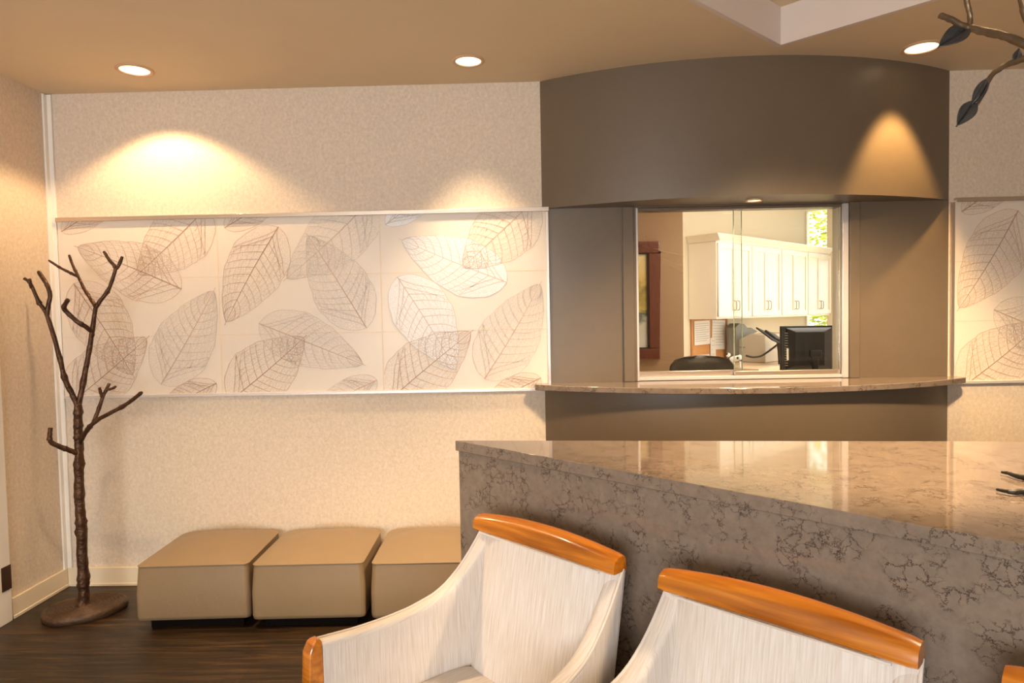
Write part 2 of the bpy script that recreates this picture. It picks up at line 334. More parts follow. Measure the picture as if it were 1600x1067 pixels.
# baseboards, corner trim
def base_board(name, T, L, lab):
    b = MB().box(0, L, 0, .014, 0, .105, T=T); b.box(0, L, -.004, .014, 0, .016, T=T)
    struct(b.build(name, 'trim', bevel=.002), lab, 'baseboard')
base_board('baseboard_back', Matrix.Translation((XL+.012, D-.015, 0)), XA-XL-.02, 'cream baseboard behind the ottomans')
base_board('baseboard_left', Matrix.Translation((XL+.015, 3.262, 0)) @ Matrix.Rotation(PI/2, 4, 'Z'), D-3.262-.02, 'short cream baseboard beside the coat tree')
struct(MB().box(XL, XL+.035, D-.012, D, 0, H-.005).box(XL, XL+.012, D-.035, D, 0, H-.005).build('trim_2', 'white', bevel=.002), 'white upright corner strip behind the coat tree', 'trim')
# door at the far left
dr = thing('door_1', 'white door casing at the left picture edge', 'door'); struct(dr)
MB().box(XL, XL+.02, 3.15, 3.25, 0, 2.14).box(XL, XL+.02, 2.2, 2.29, 0, 2.14).box(XL, XL+.02, 2.29, 3.15, 2.05, 2.14).build('casing', 'white', dr, bevel=.002)
MB().box(XL, XL+.012, 2.292, 3.148, .008, 2.048).build('panel', 'trim', dr)
MB().box(XL+.0205, XL+.024, 3.19, 3.249, .165, .285).build('hinge', 'led', dr)
# ------------------------------------------------------------------ window ledge
led = arc(.045, 2.335, 3.60, .33)
lp = [(.045, D-.001)] + led + [(2.335, D-.001), (OX1-.001, D-.001), (OX1-.001, D+.119), (OX0+.001, D+.119), (OX0+.001, D-.001)]
lb = MB().prism(lp, OZ0-.033, OZ0-.003)
tag(lb.build('window_ledge', 'quartz', bevel=.003, angle=50), 'curved polished brown stone ledge under the reception window', 'ledge')
# ------------------------------------------------------------------ reception window
w1 = thing('window_1', 'sliding glass reception window in aluminium frame', 'window'); struct(w1)
zb, zt = OZ0-.001, ZT-.006; GY = D+.03
MB().box(OX0+.014, OX0+.026, D-.004, D+.10, zb, zt).box(OX1-.034, OX1-.003, D-.006, D+.014, zb, zt).box(OX0+.026, OX1-.034, D+.01, D+.09, zb, zb+.018).build('frame', 'alu', w1, bevel=.002)
MB().box(OX0+.026, OX1-.034, D+.01, D+.09, zt-.015, zt).build('head', 'grey', w1, bevel=.002)
MB().box(OX0+.001, OX0+.0135, D-.008, D+.10, zb, zt).build('jamb', 'grey', w1, bevel=.002)
MB().box(OX1-.034, OX1-.003, D+.0145, D+.022, zb, zt).build('seal', 'dark', w1)
MB().box(OX1-.034, OX1-.003, D+.0225, D+.12, zb, zt).build('liner', 'office', w1)
x1 = 1.147
for nm, xa, xb_, yy, rh in (('sliding_pane', OX0+.027, x1+.055, GY+.035, .046), ('sliding_pane', x1, OX1-.036, GY, .040)):
    p = MB().box(xa, xb_, yy, yy+.006, zb+.02, zt-.017).build(nm, 'glass', w1, fix=False)
    if yy == GY: p['label'] = 'nearer right glass pane'
    MB().box(xa+.001, xb_-.001, yy-.008, yy+.014, zb+.018, zb+.018+rh*.62).build('bottom_rail', 'shaded_alu', p, bevel=.002)
    ex = xb_ if yy > GY else xa
    MB().box(ex-.0015, ex+.0015, yy-.0005, yy+.0065, zb+.05, zt-.018).build('pane_edge', 'glass_edge', p)
struct(MB().box(OX0-.060, OX0+.001, D-.016, D-.0005, OZ0-.003, ZT-.001).build('trim_3', 'grey', bevel=.003), 'grey-brown casing on the left of the reception window', 'trim')
struct(MB().box(OX1-.001, OX1+.054, D-.016, D-.0005, OZ0-.003, ZT-.001).build('trim_4', 'grey', bevel=.003), 'grey-brown casing on the right of the reception window', 'trim')
# ------------------------------------------------------------------ leaf murals
def z3(x, y): p = at(60+x/3.334, 320+y/3.334, D-.008); return (p.x, p.z)
def z4(x, y): p = at(460+x/3.234, 310+y/3.234, D-.008); return (p.x, p.z)
AX, BX = -2.590, -1.690
LA = [((120, 140), (520, -130), 78, 'tan'), ((745, 438), (205, 220), 150, 'tan'), ((885, 10), (520, 362), 165, 'tan'), ((185, 410), (492, 885), 158, 'tan'),
      ((150, 1050), (565, 695), 165, 'tan'), ((640, 935), (914, 448), 162, 'grey'), ((928, 930), (600, 1090), 82, 'tan')]
LA = [(z3(*b), z3(*t), w/3.334/1047*3.68, c) for b, t, w, c in LA]
LA = [((b[0]-AX, b[1]), (t[0]-AX, t[1]), w, c) for b, t, w, c in LA]
LB = [(z3(970, 120), z3(1330, -110), 80, 'tan'), (z3(1250, 115), z3(978, 610), 158, 'tan'), (z4(420, -30), z4(-40, 405), 160, 'grey'), (z4(365, 655), z4(70, 190), 158, 'grey'),
      (z3(1150, 618), z4(345, 838), 140, 'grey'), (z3(1000, 1020), z3(1385, 690), 165, 'tan'), (z4(418, 918), z4(90, 1060), 80, 'grey')]
LB = [((b[0]-BX, b[1]), (t[0]-BX, t[1]), w/3.3/1047*3.68, c) for b, t, w, c in LB]
TINT3 = ['white', 'white', 'peach', 'white', 'tan', 'grey', 'tan']
def leaf_print(parent, base, tip, wd, ink, x0, xa, xb, yoff, seed):
    R = random.Random(seed); b = Vector((base[0]+x0, base[1])); t = Vector((tip[0]+x0, tip[1])); ax = t-b; Ln = ax.length; ax /= Ln; nr = Vector((-ax.y, ax.x))
    bow = R.uniform(-.02, .02)*Ln
    def hw(u, s):
        u = min(max(u, 0), 1)
        w = 1.07*wd*max(0, math.sin(PI*u**.80))**.72*(1-.22*u)
        return w*(1+.020*math.sin(u*23+seed+s)+.010*math.sin(u*51+s*2))*(1+.04*s)
    def P(u, v, dy=0):                      # u along, v in half widths (-1..1)
        c = b+ax*(u*Ln)+nr*(bow*math.sin(PI*u)); s = 1 if v >= 0 else -1
        q = c+nr*(abs(v)*s*hw(u, s)); return (q.x, yoff-dy, q.y)
    mb = MB(); N = 72
    for s in (1, -1):
        mb.grid([[P(i/N, s*k/6) for k in range(7)] for i in range(N+1)], 0)
    def ribbon(pts, w0, w1, dy, mi=1):
        rows = []
        for i, p in enumerate(pts):
            a = Vector(pts[max(i-1, 0)]); c = Vector(pts[min(i+1, len(pts)-1)]); d = c-a; d.y = 0
            if d.length < 1e-7: d = Vector((1, 0, 0))
            d.normalize(); n = Vector((-d.z, 0, d.x)); w = lerp(w0, w1, i/(len(pts)-1))/2; p = Vector(p)+Vector((0, -dy, 0))
            rows.append([p+n*w, p-n*w])
        mb.grid(rows, mi)
    for s in (1, -1):
        ribbon([P(i/40, s*.995) for i in range(41)], .0022, .0022, .0001)
        for k in range(11):
            u0 = .015+k*.083+R.uniform(-.012, .012); du = .20*(1-.45*u0)*(1 if k > 1 else 1.7)+R.uniform(-.015, .015)
            pts = [P(min(u0+du*(v*.75+.25*v*v), .99), s*v*(.97)) for v in [j/12 for j in range(13)]]
            ribbon(pts, .0040-.0010*u0, .0020, .0001)
            for j in range(3, 12, 2):           # fine cross veins between the side veins
                v = j/12; a = P(min(u0+du*(v*.75+.25*v*v), .99), s*v); u1 = min(u0+.083+du*((v+.1)*.75), .99)
                c = P(u1, s*min(v+R.uniform(-.10, .03), .97)); mid = [(a[i]+c[i])/2 for i in range(3)]; mid[0] += R.uniform(-.004, .004); mid[2] += R.uniform(-.004, .004)
                ribbon([a, tuple(mid), c], .0014, .0012, .0001)
    ribbon([P(i/24*1.035, 0) for i in range(25)], .0056, .0022, .0002, 2)
    fills = {'tan': ['f_tan', 'veinb', 'veind'], 'grey': ['f_grey', 'veing', 'veinb'], 'white': ['f_white', 'veing', 'veing'], 'peach': ['f_peach', 'veinb', 'veinb']}[ink]
    o = mb.build('leaf_print', fills, parent, fix=False)
    bm = bmesh.new(); bm.from_mesh(o.data)
    for co, no in (((xa, 0, 0), (-1, 0, 0)), ((xb, 0, 0), (1, 0, 0)), ((0, 0, ZR-.004), (0, 0, 1)), ((0, 0, ZS+.004), (0, 0, -1))):
        bmesh.ops.bisect_plane(bm, geom=bm.verts[:]+bm.edges[:]+bm.faces[:], plane_co=co, plane_no=no, clear_outer=True)
    bm.to_mesh(o.data); bm.free()
def mural(name, label, xs, cols, seed, trims):
    mu = thing(name, label, 'wall art'); xa, xb = xs; F = D-.008
    MB().box(xa, xb, F, D, ZS, ZR).build('panel', 'board', mu)
    sm = MB()
    for z in (1.401, 1.722): sm.box(xa, xb, F-.0005, F, z-.002, z+.002)
    for x in [c[0] for c in cols if xa+.05 < c[0] < xb]: sm.box(x-.003, x+.003, F-.0006, F, ZS, ZR)
    sm.build('tile_joint', 'seam', mu)
    for ci, (x0, kind, tints) in enumerate(cols):
        for k, (b, t, w, c) in enumerate(LA if kind == 'A' else LB):
            if b[0]+x0-w > xb and t[0]+x0-w > xb: continue
            leaf_print(mu, b, t, w, tints[k] if tints else c, x0, max(xa, x0)+.004, min(xb, x0+.9)-.003, F-.0008-.0004*k, seed+ci*10+k)
    MB().box(xa, xb+trims[0], D-.026, D, ZR, ZR+.012).box(xa, xb+trims[0], D-.026, D-.022, ZR-.010, ZR).build('top_rail', 'shaded_alu', mu, bevel=.001)
    MB().box(xa, xb, D-.020, D, ZS-.014, ZS).build('bottom_rail', 'alu', mu, bevel=.001)
    MB().box(trims[1], trims[2], D-.014, D, ZS, ZR-.01).build('side_rail', 'shaded_alu', mu, bevel=.001)
mural('leaf_mural', 'long cream wall mural of skeleton leaves above the ottomans', (-2.578, .118), [(AX, 'A', None), (BX, 'B', None), (-.790, 'A', TINT3)], 3, (.018, .118, .134))
mural('leaf_mural', 'cream skeleton leaf mural on the wall right of the reception window', (2.316, 4.2), [(2.310, 'B', None), (3.21, 'A', None)], 103, (.0, 2.298, 2.316))
# ------------------------------------------------------------------ recessed ceiling lights
def downlight(x, y, z, r, label, group='recessed lights in the tan ceiling', sz=1):
    t = thing('recessed_light', label, 'ceiling light', (x, y, z), group=group)
    MB().lathe([(r, 0), (r, -.004), (r*.93, -.008), (r*.80, -.006), (r*.78, -.001)], seg=40).build('trim_ring', 'ring', t, smooth=True)
    MB().lathe([(0, -.0035), (r*.5, -.003), (r*.78, -.002)], seg=40).build('lens', 'lens', t, smooth=True)
downlight(-1.93, 3.361, H, .088, 'recessed round light in the ceiling above the coat tree corner')
downlight(-.26, 3.361, H, .080, 'recessed round light in the ceiling above the middle of the long mural')
downlight(1.945, 3.346, H, .092, 'recessed round light in the ceiling beside the dark metal leaf')
downlight(1.2, 3.54, ZT, .045, 'small puck light under the bowed soffit', 'puck light of the soffit')
# ------------------------------------------------------------------ stone reception counter
cdir = Vector((.7234, -.6904)); c0 = Vector((-.242, 2.211)); c1 = c0+cdir*2.35
CZ = 1.067
ct = thing('reception_counter', 'wedge-shaped brown speckled stone counter in front of the window', 'counter')
top = [tuple(c0), tuple(c1), (2.7, c1.y), (2.7, 1.95)]
MB().prism(top, CZ-.034, CZ).build('worktop', 'quartz', ct, bevel=.002)
ins = Vector((.006, .008)); n_ = Vector((.6904, .7234))*.006
b0 = c0+n_+Vector((.006, 0)); b1 = c1+n_+Vector((.02, 0))
MB().prism([tuple(b0), tuple(b1), (2.68, c1.y+.02), (2.68, 1.94)], 0, CZ-.0345).build('front_panel', 'quartz', ct, bevel=.002)
# ------------------------------------------------------------------ ottomans
def make_ottoman():
    t = thing('ottoman', 'x', 'ottoman', group='taupe ottomans along the wall')
    s = .271; n = 22; z0, z1 = .052, .312; rows = []
    def sq(r, rad):     # rounded square
        P = []
        for cx, cy, a0 in ((1, 1, 0), (-1, 1, 90), (-1, -1, 180), (1, -1, 270)):
            q = min(rad+(.045 if cy > 0 else 0), r*.98)      # the corners by the wall are softer
            for k in range(7):
                a = math.radians(a0+90*k/6); P.append((cx*(r-q)+q*math.cos(a), cy*(r-q)+q*math.sin(a)))
        return P
    for z, r, rad in ((z0, .262, .02), (z0+.003, .268, .024), (z0+.02, s, .026), (z0+.13, s, .026), (z0+.19, s-.004, .026), (z1, s-.009, .026)):
        rows.append([(x, y, z) for x, y in sq(r, rad)])
    MB().grid(rows, closed=True, caps=True).build('side_panel', 'vinyl', t, smooth=True, angle=60)
    rows = []
    for k in range(11):
        u = k/10; r = (s-.009)*(1-u)+.004; z = z1+.0015+.052*(1-(1-u)**2.1)
        rows.append([(x, y, z) for x, y in sq(r, min(.028+.55*u, r*.98))])
    MB().grid(rows, closed=True, caps=True).build('cushion_top', 'vinyl', t, smooth=True, angle=70)
    P = [(x, y, z1+.001) for x, y in sq(s-.008, .027)]; P.append(P[0])
    MB().tube(P, .0026, seg=6, caps=False).build('welt_seam', 'vinyl', t, smooth=True)
    MB().box(-.222, .222, -.222, .222, 0.001, z0+.002).build('plinth', 'black', t)
    return t
ot = make_ottoman()
for i, (x, lab) in enumerate(((-1.618, 'square taupe vinyl ottoman nearest the coat tree'), (-1.058, 'square taupe vinyl ottoman in the middle of the row of three'), (-.486, 'square taupe vinyl ottoman partly hidden behind the stone counter and armchair'))):
    o = ot if i == 0 else copy_tree(ot)
    o.location = (x-.010, 3.388, 0); o.rotation_euler = (0, 0, math.radians((2.6, 1.8, 1.5)[i])); o['label'] = lab
# ------------------------------------------------------------------ coat tree
def k2(x, y, dy=0): return at(x/1.667, 360+y/1.667, 3.33+dy)
ctr = thing('coat_tree', 'dark bronze tree-shaped coat stand with bare branches in the corner', 'coat stand', (-2.285, 3.33, 0))
O = Vector((-2.285, 3.33, 0)); inv = Matrix.Translation(-O)
bs = MB(); rr = random.Random(5); rows = []
def outl(sc, z):
    return [(math.cos(a)*.190*sc*(1+.03*math.sin(3*a+1)), math.sin(a)*.155*sc*(1+.04*math.sin(2*a)+.02*math.sin(5*a)), z+.0) for a in [2*PI*k/56 for k in range(56)]]
rows += [outl(.97, .001), outl(1.0, .008), outl(1.01, .022), outl(.985, .036)]
for j in range(1, 21):
    sc = .975*(1-j/21); rows.append(outl(sc, .038+(.0028 if j % 2 else -.0020)+.012*(j/21)**3))
bs.grid([[Vector(p) for p in r] for r in rows], closed=True, caps=True)
bs.build('base', 'ringwood', ctr, smooth=True, T=Matrix.Rotation(math.radians(20), 4, 'Z') @ Matrix.Translation((0, 0, 0)), angle=50)
def limb(name, pts, r0, r1, seed, knots=0, n=7):
    P = smooth_path(pts, n); N = len(P); rad = []
    for i in range(N):
        r = lerp(r0, r1, i/(N-1))*1.12
        for kx in (knots or []):
            r += .006*math.exp(-((i/(N-1)-kx)/.012)**2)
        rad.append(r)
    rad[-1] *= .8
    return MB().tube(P, rad, seg=12, wob=.22, seed=seed).build(name, 'bronze', ctr, smooth=True, T=inv, angle=70)
foot = Vector((-2.285, 3.33, .04))
trunk = [foot, k2(217, 900), k2(212, 780), k2(207, 690), k2(206, 580), k2(204, 520), k2(203, 450)]
tk = limb('trunk', trunk, .0235, .0165, 1, [.13, .16, .33, .37, .50, .62, .78, .86, .93], n=14)
MB().tube([foot+Vector((0, 0, -.005)), foot+Vector((0, 0, .012)), foot+Vector((.0, 0, .03))], [.042, .032, .024], seg=14, wob=.3).build('root_flare', 'bronze', ctr, smooth=True, T=inv)
for i, (P, r0, r1) in enumerate([
    ([k2(204, 462), k2(188, 425, -.01), k2(170, 390, -.03), k2(150, 310, -.05), k2(122, 220, -.06), k2(100, 185, -.07), k2(80, 140, -.08), k2(62, 124, -.09)], .0125, .0065),
    ([k2(122, 222, -.06), k2(126, 195, -.06), k2(131, 168, -.06), k2(120, 138, -.06), k2(100, 107, -.05)], .0095, .0085),
    ([k2(82, 150, -.08), k2(79, 137, -.09), k2(77, 126, -.10)], .0065, .0060),
    ([k2(202, 462), k2(212, 420, .01), k2(224, 360, .02), k2(236, 290, .03), k2(241, 258, .03), k2(249, 200, .03)], .0125, .0095),
    ([k2(249, 202, .03), k2(262, 182, .03), k2(282, 155, .04), k2(293, 128, .04), k2(300, 98, .04), k2(284, 76, .03), k2(270, 54, .02)], .0095, .0065),
    ([k2(300, 102, .04), k2(309, 92, .05), k2(319, 68, .06)], .0080, .0065),
    ([k2(240, 264, .03), k2(222, 250, .0), k2(200, 236, -.02), k2(168, 206, -.05), k2(170, 192, -.06), k2(178, 180, -.07)], .0105, .0095),
    ([k2(249, 198, .03), k2(236, 178, .05), k2(218, 150, .08), k2(203, 118, .10), k2(190, 92, .11), k2(180, 64, .12)], .0085, .0055),
    ([k2(203, 120, .10), k2(182, 110, .11), k2(158, 98, .11), k2(127, 78, .12)], .0070, .0050),
    ([k2(209, 552), k2(222, 528, -.03), k2(237, 508, -.05), k2(262, 489, -.08), k2(310, 464, -.12), k2(340, 445, -.15), k2(369, 422, -.18)], .0105, .0080),
    ([k2(244, 500, -.06), k2(256, 468, -.04), k2(268, 433, -.02), k2(277, 415, -.01), k2(285, 398, 0)], .0085, .0065),
    ([k2(267, 436, -.02), k2(263, 424, -.03), k2(259, 409, -.04)], .0070, .0065),
    ([k2(280, 414, -.01), k2(291, 412, -.01), k2(302, 406, -.01)], .0060, .0055),
    ([k2(206, 583), k2(190, 576, -.03), k2(166, 567, -.06), k2(138, 555, -.09), k2(130, 546, -.10), k2(130, 532, -.10), k2(131, 514, -.10)], .0115, .0095)]):
    limb('branch', P, r0, r1, i+3, [.3, .7])
# ------------------------------------------------------------------ armchairs
def make_armchair():
    t = thing('armchair', 'x', 'armchair', group='cream striped armchairs in front of the counter')
    # local: x across, forward = -y, the crest rail at y=0
    lean = lambda z: max(0, .85-z)*.20
    def topz(s):
        K = [(0, .853), (.03, .80), (.073, .746), (.12, .708), (.165, .687), (.25, .670), (.33, .664), (.42, .664), (.53, .672)]
        for (a, p), (b, q) in zip(K, K[1:]):
            if s <= b: u = (s-a)/(b-a); return lerp(p, q, u)
        return K[-1][1]
    uvv = lambda co, n: (co.x, co.z) if abs(n.y) > .55 and abs(n.y) > abs(n.z) else ((co.x, co.y*1.0) if abs(n.z) > .6 else (co.y, co.z))
    for sx in (-1, 1):
        rows = []; ns = 26
        for i in range(ns+1):
            s = .53*i/ns; zt_ = topz(s) if i else .853
            zt_ = sum(topz(min(max(s+e, 0), .53)) for e in (-.012, 0, .012))/3 if i else .853
            xo = .261+.050*(s/.53)+.006*math.sin(PI*s/.53); th = .046-.002*s
            fl = max(0, 1-s/.30); row = []
            prof = [(0, .28), (0, .45), (0, .60), (0, zt_-.012), (.002, zt_-.004), (.008, zt_), (th*.35, zt_+.003), (th*.7, zt_+.003), (th-.006, zt_-.001), (th-.001, zt_-.007), (th, zt_-.02), (th+.002, .60), (th+.004, .45), (th+.004, .28)]
            for dx, z in prof:
                z = min(z, zt_+.004) if z > .5 else z
                row.append((sx*(xo-dx), -(s+lean(z)*fl), z))
            rows.append(row)
        arm = MB().grid(rows, closed=True, caps=True).build('armrest', 'fabric', t, smooth=True, uvf=uvv, angle=60)
        pts = []
        for i in range(ns+1):
            s = .53*i/ns; zt_ = sum(topz(min(max(s+e, 0), .53)) for e in (-.012, 0, .012))/3 if i else .853
            pts.append((sx*(.261+.050*(s/.53)+.006*math.sin(PI*s/.53)-.003), -(s+lean(zt_)*max(0, 1-s/.30)), zt_-.001))
        MB().tube(pts, .0042, seg=8).build('piping', 'fabric', arm, smooth=True)
        # cherry post: arm front and front leg in one
        rows = []
        for z, w, y0, y1 in ((0, .016, .545, .575), (.25, .020, .535, .575), (.42, .023, .530, .572), (.58, .024, .530, .570), (.655, .023, .530, .566), (.675, .020, .530, .556), (.682, .014, .532, .545)):
            xc = sx*(.291+.0); rows.append([(xc-w, -y0, z), (xc+w, -y0, z), (xc+w*.92, -y1+.004, z), (xc+w*.6, -y1, z), (xc-w*.6, -y1, z), (xc-w*.92, -y1+.004, z)])
        MB().grid(rows, closed=True, caps=True).build('front_leg', 'cherry', t, bevel=.003, angle=30)
        MB().tube([(sx*.235, .03, .001), (sx*.235, -.06, .30)], [.015, .021], seg=4).build('rear_leg', 'cherry', t, bevel=.002)
    # outer back shell and inside cushion
    def slab(name, hx, zs, yfront, yback, parent, puff=0, top_r=.012):
        n = 14; fr = []
        rows = []
        for z in zs:
            row = []
            for i in range(n+1):
                u = -1+2*i/n; e = (1-abs(u)**6); row.append((hx(z)*u, -(yfront(z)+puff*math.sqrt(max(0, 1-u**4))*e)+.012*(1-e), z))
            for i in range(n+1):
                u = 1-2*i/n; row.append((hx(z)*u, -yback(z)+.010*(1-u*u), z))
            rows.append(row)
        return MB().grid(rows, closed=True, caps=True).build(name, 'fabric', parent, smooth=True, uvf=uvv, angle=60)
    zs = [.28, .4, .5, .6, .7, .8, .845, .856]
    slab('backrest_shell', lambda z: .257, zs, lambda z: lean(z)+.026, lambda z: lean(z)-.012, t)
    zs2 = [.44+i*(.408/14) for i in range(15)]
    bc = slab('back_cushion', lambda z: .219, zs2, lambda z: lean(z)+.034, lambda z: lean(z)+.02, t, puff=.020)
    MB().tube([(x/20*.222, -.050, .847) for x in range(-20, 21)], .003, seg=8).build('piping', 'fabric', bc, smooth=True)
    # seat
    rows = []
    for v, ed in ((.435, .9), (.440, .97), (.455, 1.0), (.468, .99), (.478, .94), (.484, .85), (.489, .6), (.491, .3), (.492, .05)):
        row = []
        for k in range(48):
            a = 2*PI*k/48; c, s_ = math.cos(a), math.sin(a); e = 2/7
            x = math.copysign(abs(c)**e, c)*.252*ed; y = math.copysign(abs(s_)**e, s_)*.237*ed
            row.append((x*(1+.05*(-y/.24)), -.315+y, v))
        rows.append(row)
    MB().grid(rows, closed=True, caps=True).build('seat_cushion', 'fabric', t, smooth=True, uvf=lambda co, n: (co.x, co.y) if abs(n.z) > .5 else (co.x+co.y, co.z), angle=70)
    MB().box(-.262, .262, -.53, -.06, .27, .434).build('seat_frame', 'fabric', t, bevel=.01, uvf=uvv)
    # crest rail
    rows = []; n = 30
    for i in range(n+1):
        u = -1+2*i/n; x = .262*u; zz = .888+.018*(1-u*u); zb_ = .846; bowy = .006*(1-u*u)
        row = [(x, -.040+bowy, zb_+.000), (x, -.044+bowy, zb_+.004), (x, -.043+bowy, zz-.020), (x, -.036+bowy, zz-.009), (x, -.018+bowy, zz-.001), (x, -.006+bowy, zz), (x, .006+bowy, zz-.004), (x, .010+bowy, zz-.012), (x, .012+bowy, zb_+.004), (x, .010+bowy, zb_)]
        if i in (0, n): row = [(px*.997, py*.9-.002, lerp(pz, .872, .06)) for px, py, pz in row]
        rows.append(row)
    MB().grid(rows, closed=True, caps=True).build('crest_rail', 'cherry', t, smooth=True, angle=35)
    return t
chr_ = make_armchair()
for i, (x, y, ang, lab) in enumerate(((.046, 1.811, -45.0, 'cream striped armchair with cherry crest rail nearest the ottomans, seen with both arms'),
                                 (.510, 1.3675, -43.0, 'cream striped armchair with cherry crest rail in the middle, mostly its back showing'),
                                 (.975, .925, -44.0, 'cream striped armchair at the lower right corner, only its cherry rail end showing'))):
    o = chr_ if i == 0 else copy_tree(chr_)
    o.location = (x, y, 0); o.rotation_euler = (0, 0, math.radians(ang)); o['label'] = lab
# ------------------------------------------------------------------ metal tree sculpture on the counter
BY = 1.5
O2 = Vector((1.42, 1.50, CZ+.001)); inv2 = Matrix.Translation(-O2)
sc = thing('metal_tree_sculpture', 'dark metal branch sculpture with pointed leaves standing on the counter at right', 'sculpture', tuple(O2))
def bz(px, py, dy=0): return at(px, py, BY+dy)
def tb(name, P, r0, r1, m_='branch', seed=0):
    P = smooth_path(P, 7); N = len(P)
    return MB().tube(P, [lerp(r0, r1, i/(N-1))*1.25 for i in range(N)], seg=10, wob=.25, seed=seed).build(name, m_, sc, smooth=True, T=inv2, angle=70)
tb('trunk', [O2+Vector((0, 0, .01)), O2+Vector((.02, .0, .3)), O2+Vector((-.01, .01, .6)), O2+Vector((.02, 0, .9)), O2+Vector((0, 0, 1.2))], .022, .011)
MB().lathe([(.09, .0), (.092, .006), (.06, .012), (.03, .02)], seg=28).build('base', 'verdi', sc, smooth=True)
tb('branch', [bz(1468, 24, .0), bz(1485, 30), bz(1502, 40), bz(1517, 44), bz(1540, 50), bz(1565, 55), bz(1590, 64, .0), bz(1625, 84), bz(1680, 130), O2+Vector((0, 0, .80))], .0048, .0085, seed=1)
tb('branch', [bz(1507, -12), bz(1513, 12), bz(1516, 30), bz(1513, 44)], .0045, .0042, seed=2)
tb('branch', [bz(1523, 170), bz(1536, 146), bz(1548, 120), bz(1566, 105), bz(1585, 97), bz(1610, 92), bz(1650, 110), O2+Vector((0, 0, .74))], .0028, .0080, seed=3)
tb('branch', [bz(1590, -20), bz(1599, 6), bz(1606, 30), bz(1640, 70), O2+Vector((.0, 0, .9))], .005, .0085, seed=4)
def mleaf(A_, B2, w, tilt, seed, curl=.15):
    A_, B2 = Vector(A_), Vector(B2); ax = B2-A_; L_ = ax.length; ax.normalize(); view = Vector((.15, 1, .1)).normalized()
    sd_ = ax.cross(view).normalized(); sd_ = (Matrix.Rotation(tilt, 3, ax) @ sd_); nn = ax.cross(sd_)
    rows_f = []; N = 16; K = 6
    for i in range(N+1):
        u = i/N; hwid = w*max(0.001, math.sin(PI*u**.85))**.85*(1-.15*u); row = []
        for k in range(-K, K+1):
            v = k/K; row.append(A_+ax*(u*L_)+sd_*(v*hwid)+nn*(curl*w*(v*v)*1.0+.06*L_*math.sin(PI*u)-.004*math.exp(-(v/.15)**2)))
        rows_f.append(row)
    mb = MB().grid(rows_f)
    o = mb.build('leaf', 'verdi', sc, smooth=True, T=inv2, fix=False, angle=80)
    md = o.modifiers.new('thick', 'SOLIDIFY'); md.thickness = .0018
    return o
mleaf(bz(1515, 42), bz(1465, 75), .0225, .35, 1)
mleaf(bz(1523, 158), bz(1494, 198), .0185, .2, 2)
mleaf(bz(1543, 122), bz(1518, 165), .0100, .9, 3)
mleaf(bz(1546, 122), bz(1524, 162, -.01), .0085, -1.0, 5)
mleaf(bz(1583, 101), bz(1592, 76, .0), .0115, .15, 4)
for P in ([(1564, 737.5), (1574, 739), (1586, 743), (1600, 746), (1640, 752)], [(1557, 764.5), (1570, 767), (1584, 769), (1600, 768), (1650, 768)]):
    pts = []
    for px, py in P:
        d = CF*FPX+CR*(px-800)-CU*(py-533.5); tt = (CZ+.0085-EYE)/d.z; pts.append(Vector((0, 0, EYE))+d*tt)
    pts.append(O2+Vector((-.03, 0, .02)))
    tb('root', pts, .0022, .0075, 'dark', 7)
# ================================================================== office beyond the window
OY = D+.12
OFF = [(-3.2, OY), (6.1, OY), (6.1, 6.38), (5.94, 6.57), (3.70, 8.85), (3.60, 8.93), (1.45, 6.78), (-3.2, 6.78)]
struct(MB().prism(OFF, -.1, 0).build('floor_office', 'lam'), 'pale office floor beyond the window', 'floor')
struct(MB().prism(OFF, H, H+.1).build('ceiling_office', 'white'), 'white office ceiling beyond the window', 'ceiling')
struct(MB().box(-1.6, -1.5, OY, 6.2, 0, H).build('wall_office_left', 'tan'), 'tan office side wall', 'wall')
struct(MB().box(6.0, 6.1, OY, 6.45, 0, H).build('wall_office_right', 'office'), 'cream office side wall', 'wall')
U = Vector((.714, .700, 0)).normalized(); Nn = Vector((U.y, -U.x, 0)); W0 = Vector((1.65, 6.84, 0))
TW = Matrix((( U.x, Nn.x, 0, W0.x), (U.y, Nn.y, 0, W0.y), (0, 0, 1, 0), (0, 0, 0, 1)))   # local: x along wall, y out into the room
xe = 1.453
struct(MB().prism([(-1.6, 6.2), (xe, 6.2), (xe, 6.644), (1.45, 6.74), (-1.6, 6.74)], 0, H).build('wall_office_back', 'tan'), 'tan wall behind the framed painting', 'wall')
LW = 2.77
struct(MB().box(-.24, LW, -.1, 0, 0, H, T=TW).build('wall_office_cabinets', 'office'), 'cream wall behind the white cabinets', 'wall')
# window wall, square to the cabinets' wall: local y runs along it
ww = MB(); ww.box(LW, LW+.1, 0, 3.2, 0, .96, T=TW); ww.box(LW, LW+.1, -.1, .012, .96, 2.735, T=TW); ww.box(LW, LW+.1, .275, .36, .96, 2.735, T=TW); ww.box(LW, LW+.1, 1.6, 3.2, .96, 2.735, T=TW)
struct(ww.build('wall_office_window', 'office'), 'cream office wall around the garden window', 'wall')
w2 = thing('window_2', 'garden window with dark transom beyond the cabinets', 'window'); struct(w2)
MB().box(LW+.03, LW+.036, .013, .274, .961, 2.73, T=TW).box(LW+.03, LW+.036, .361, 1.599, .961, 2.73, T=TW).build('pane', 'glass', w2, fix=False)
MB().box(LW+.012, LW+.028, .013, .274, 2.08, 2.20, T=TW).box(LW+.012, LW+.028, .361, 1.599, 2.08, 2.20, T=TW).build('transom', 'dark', w2)
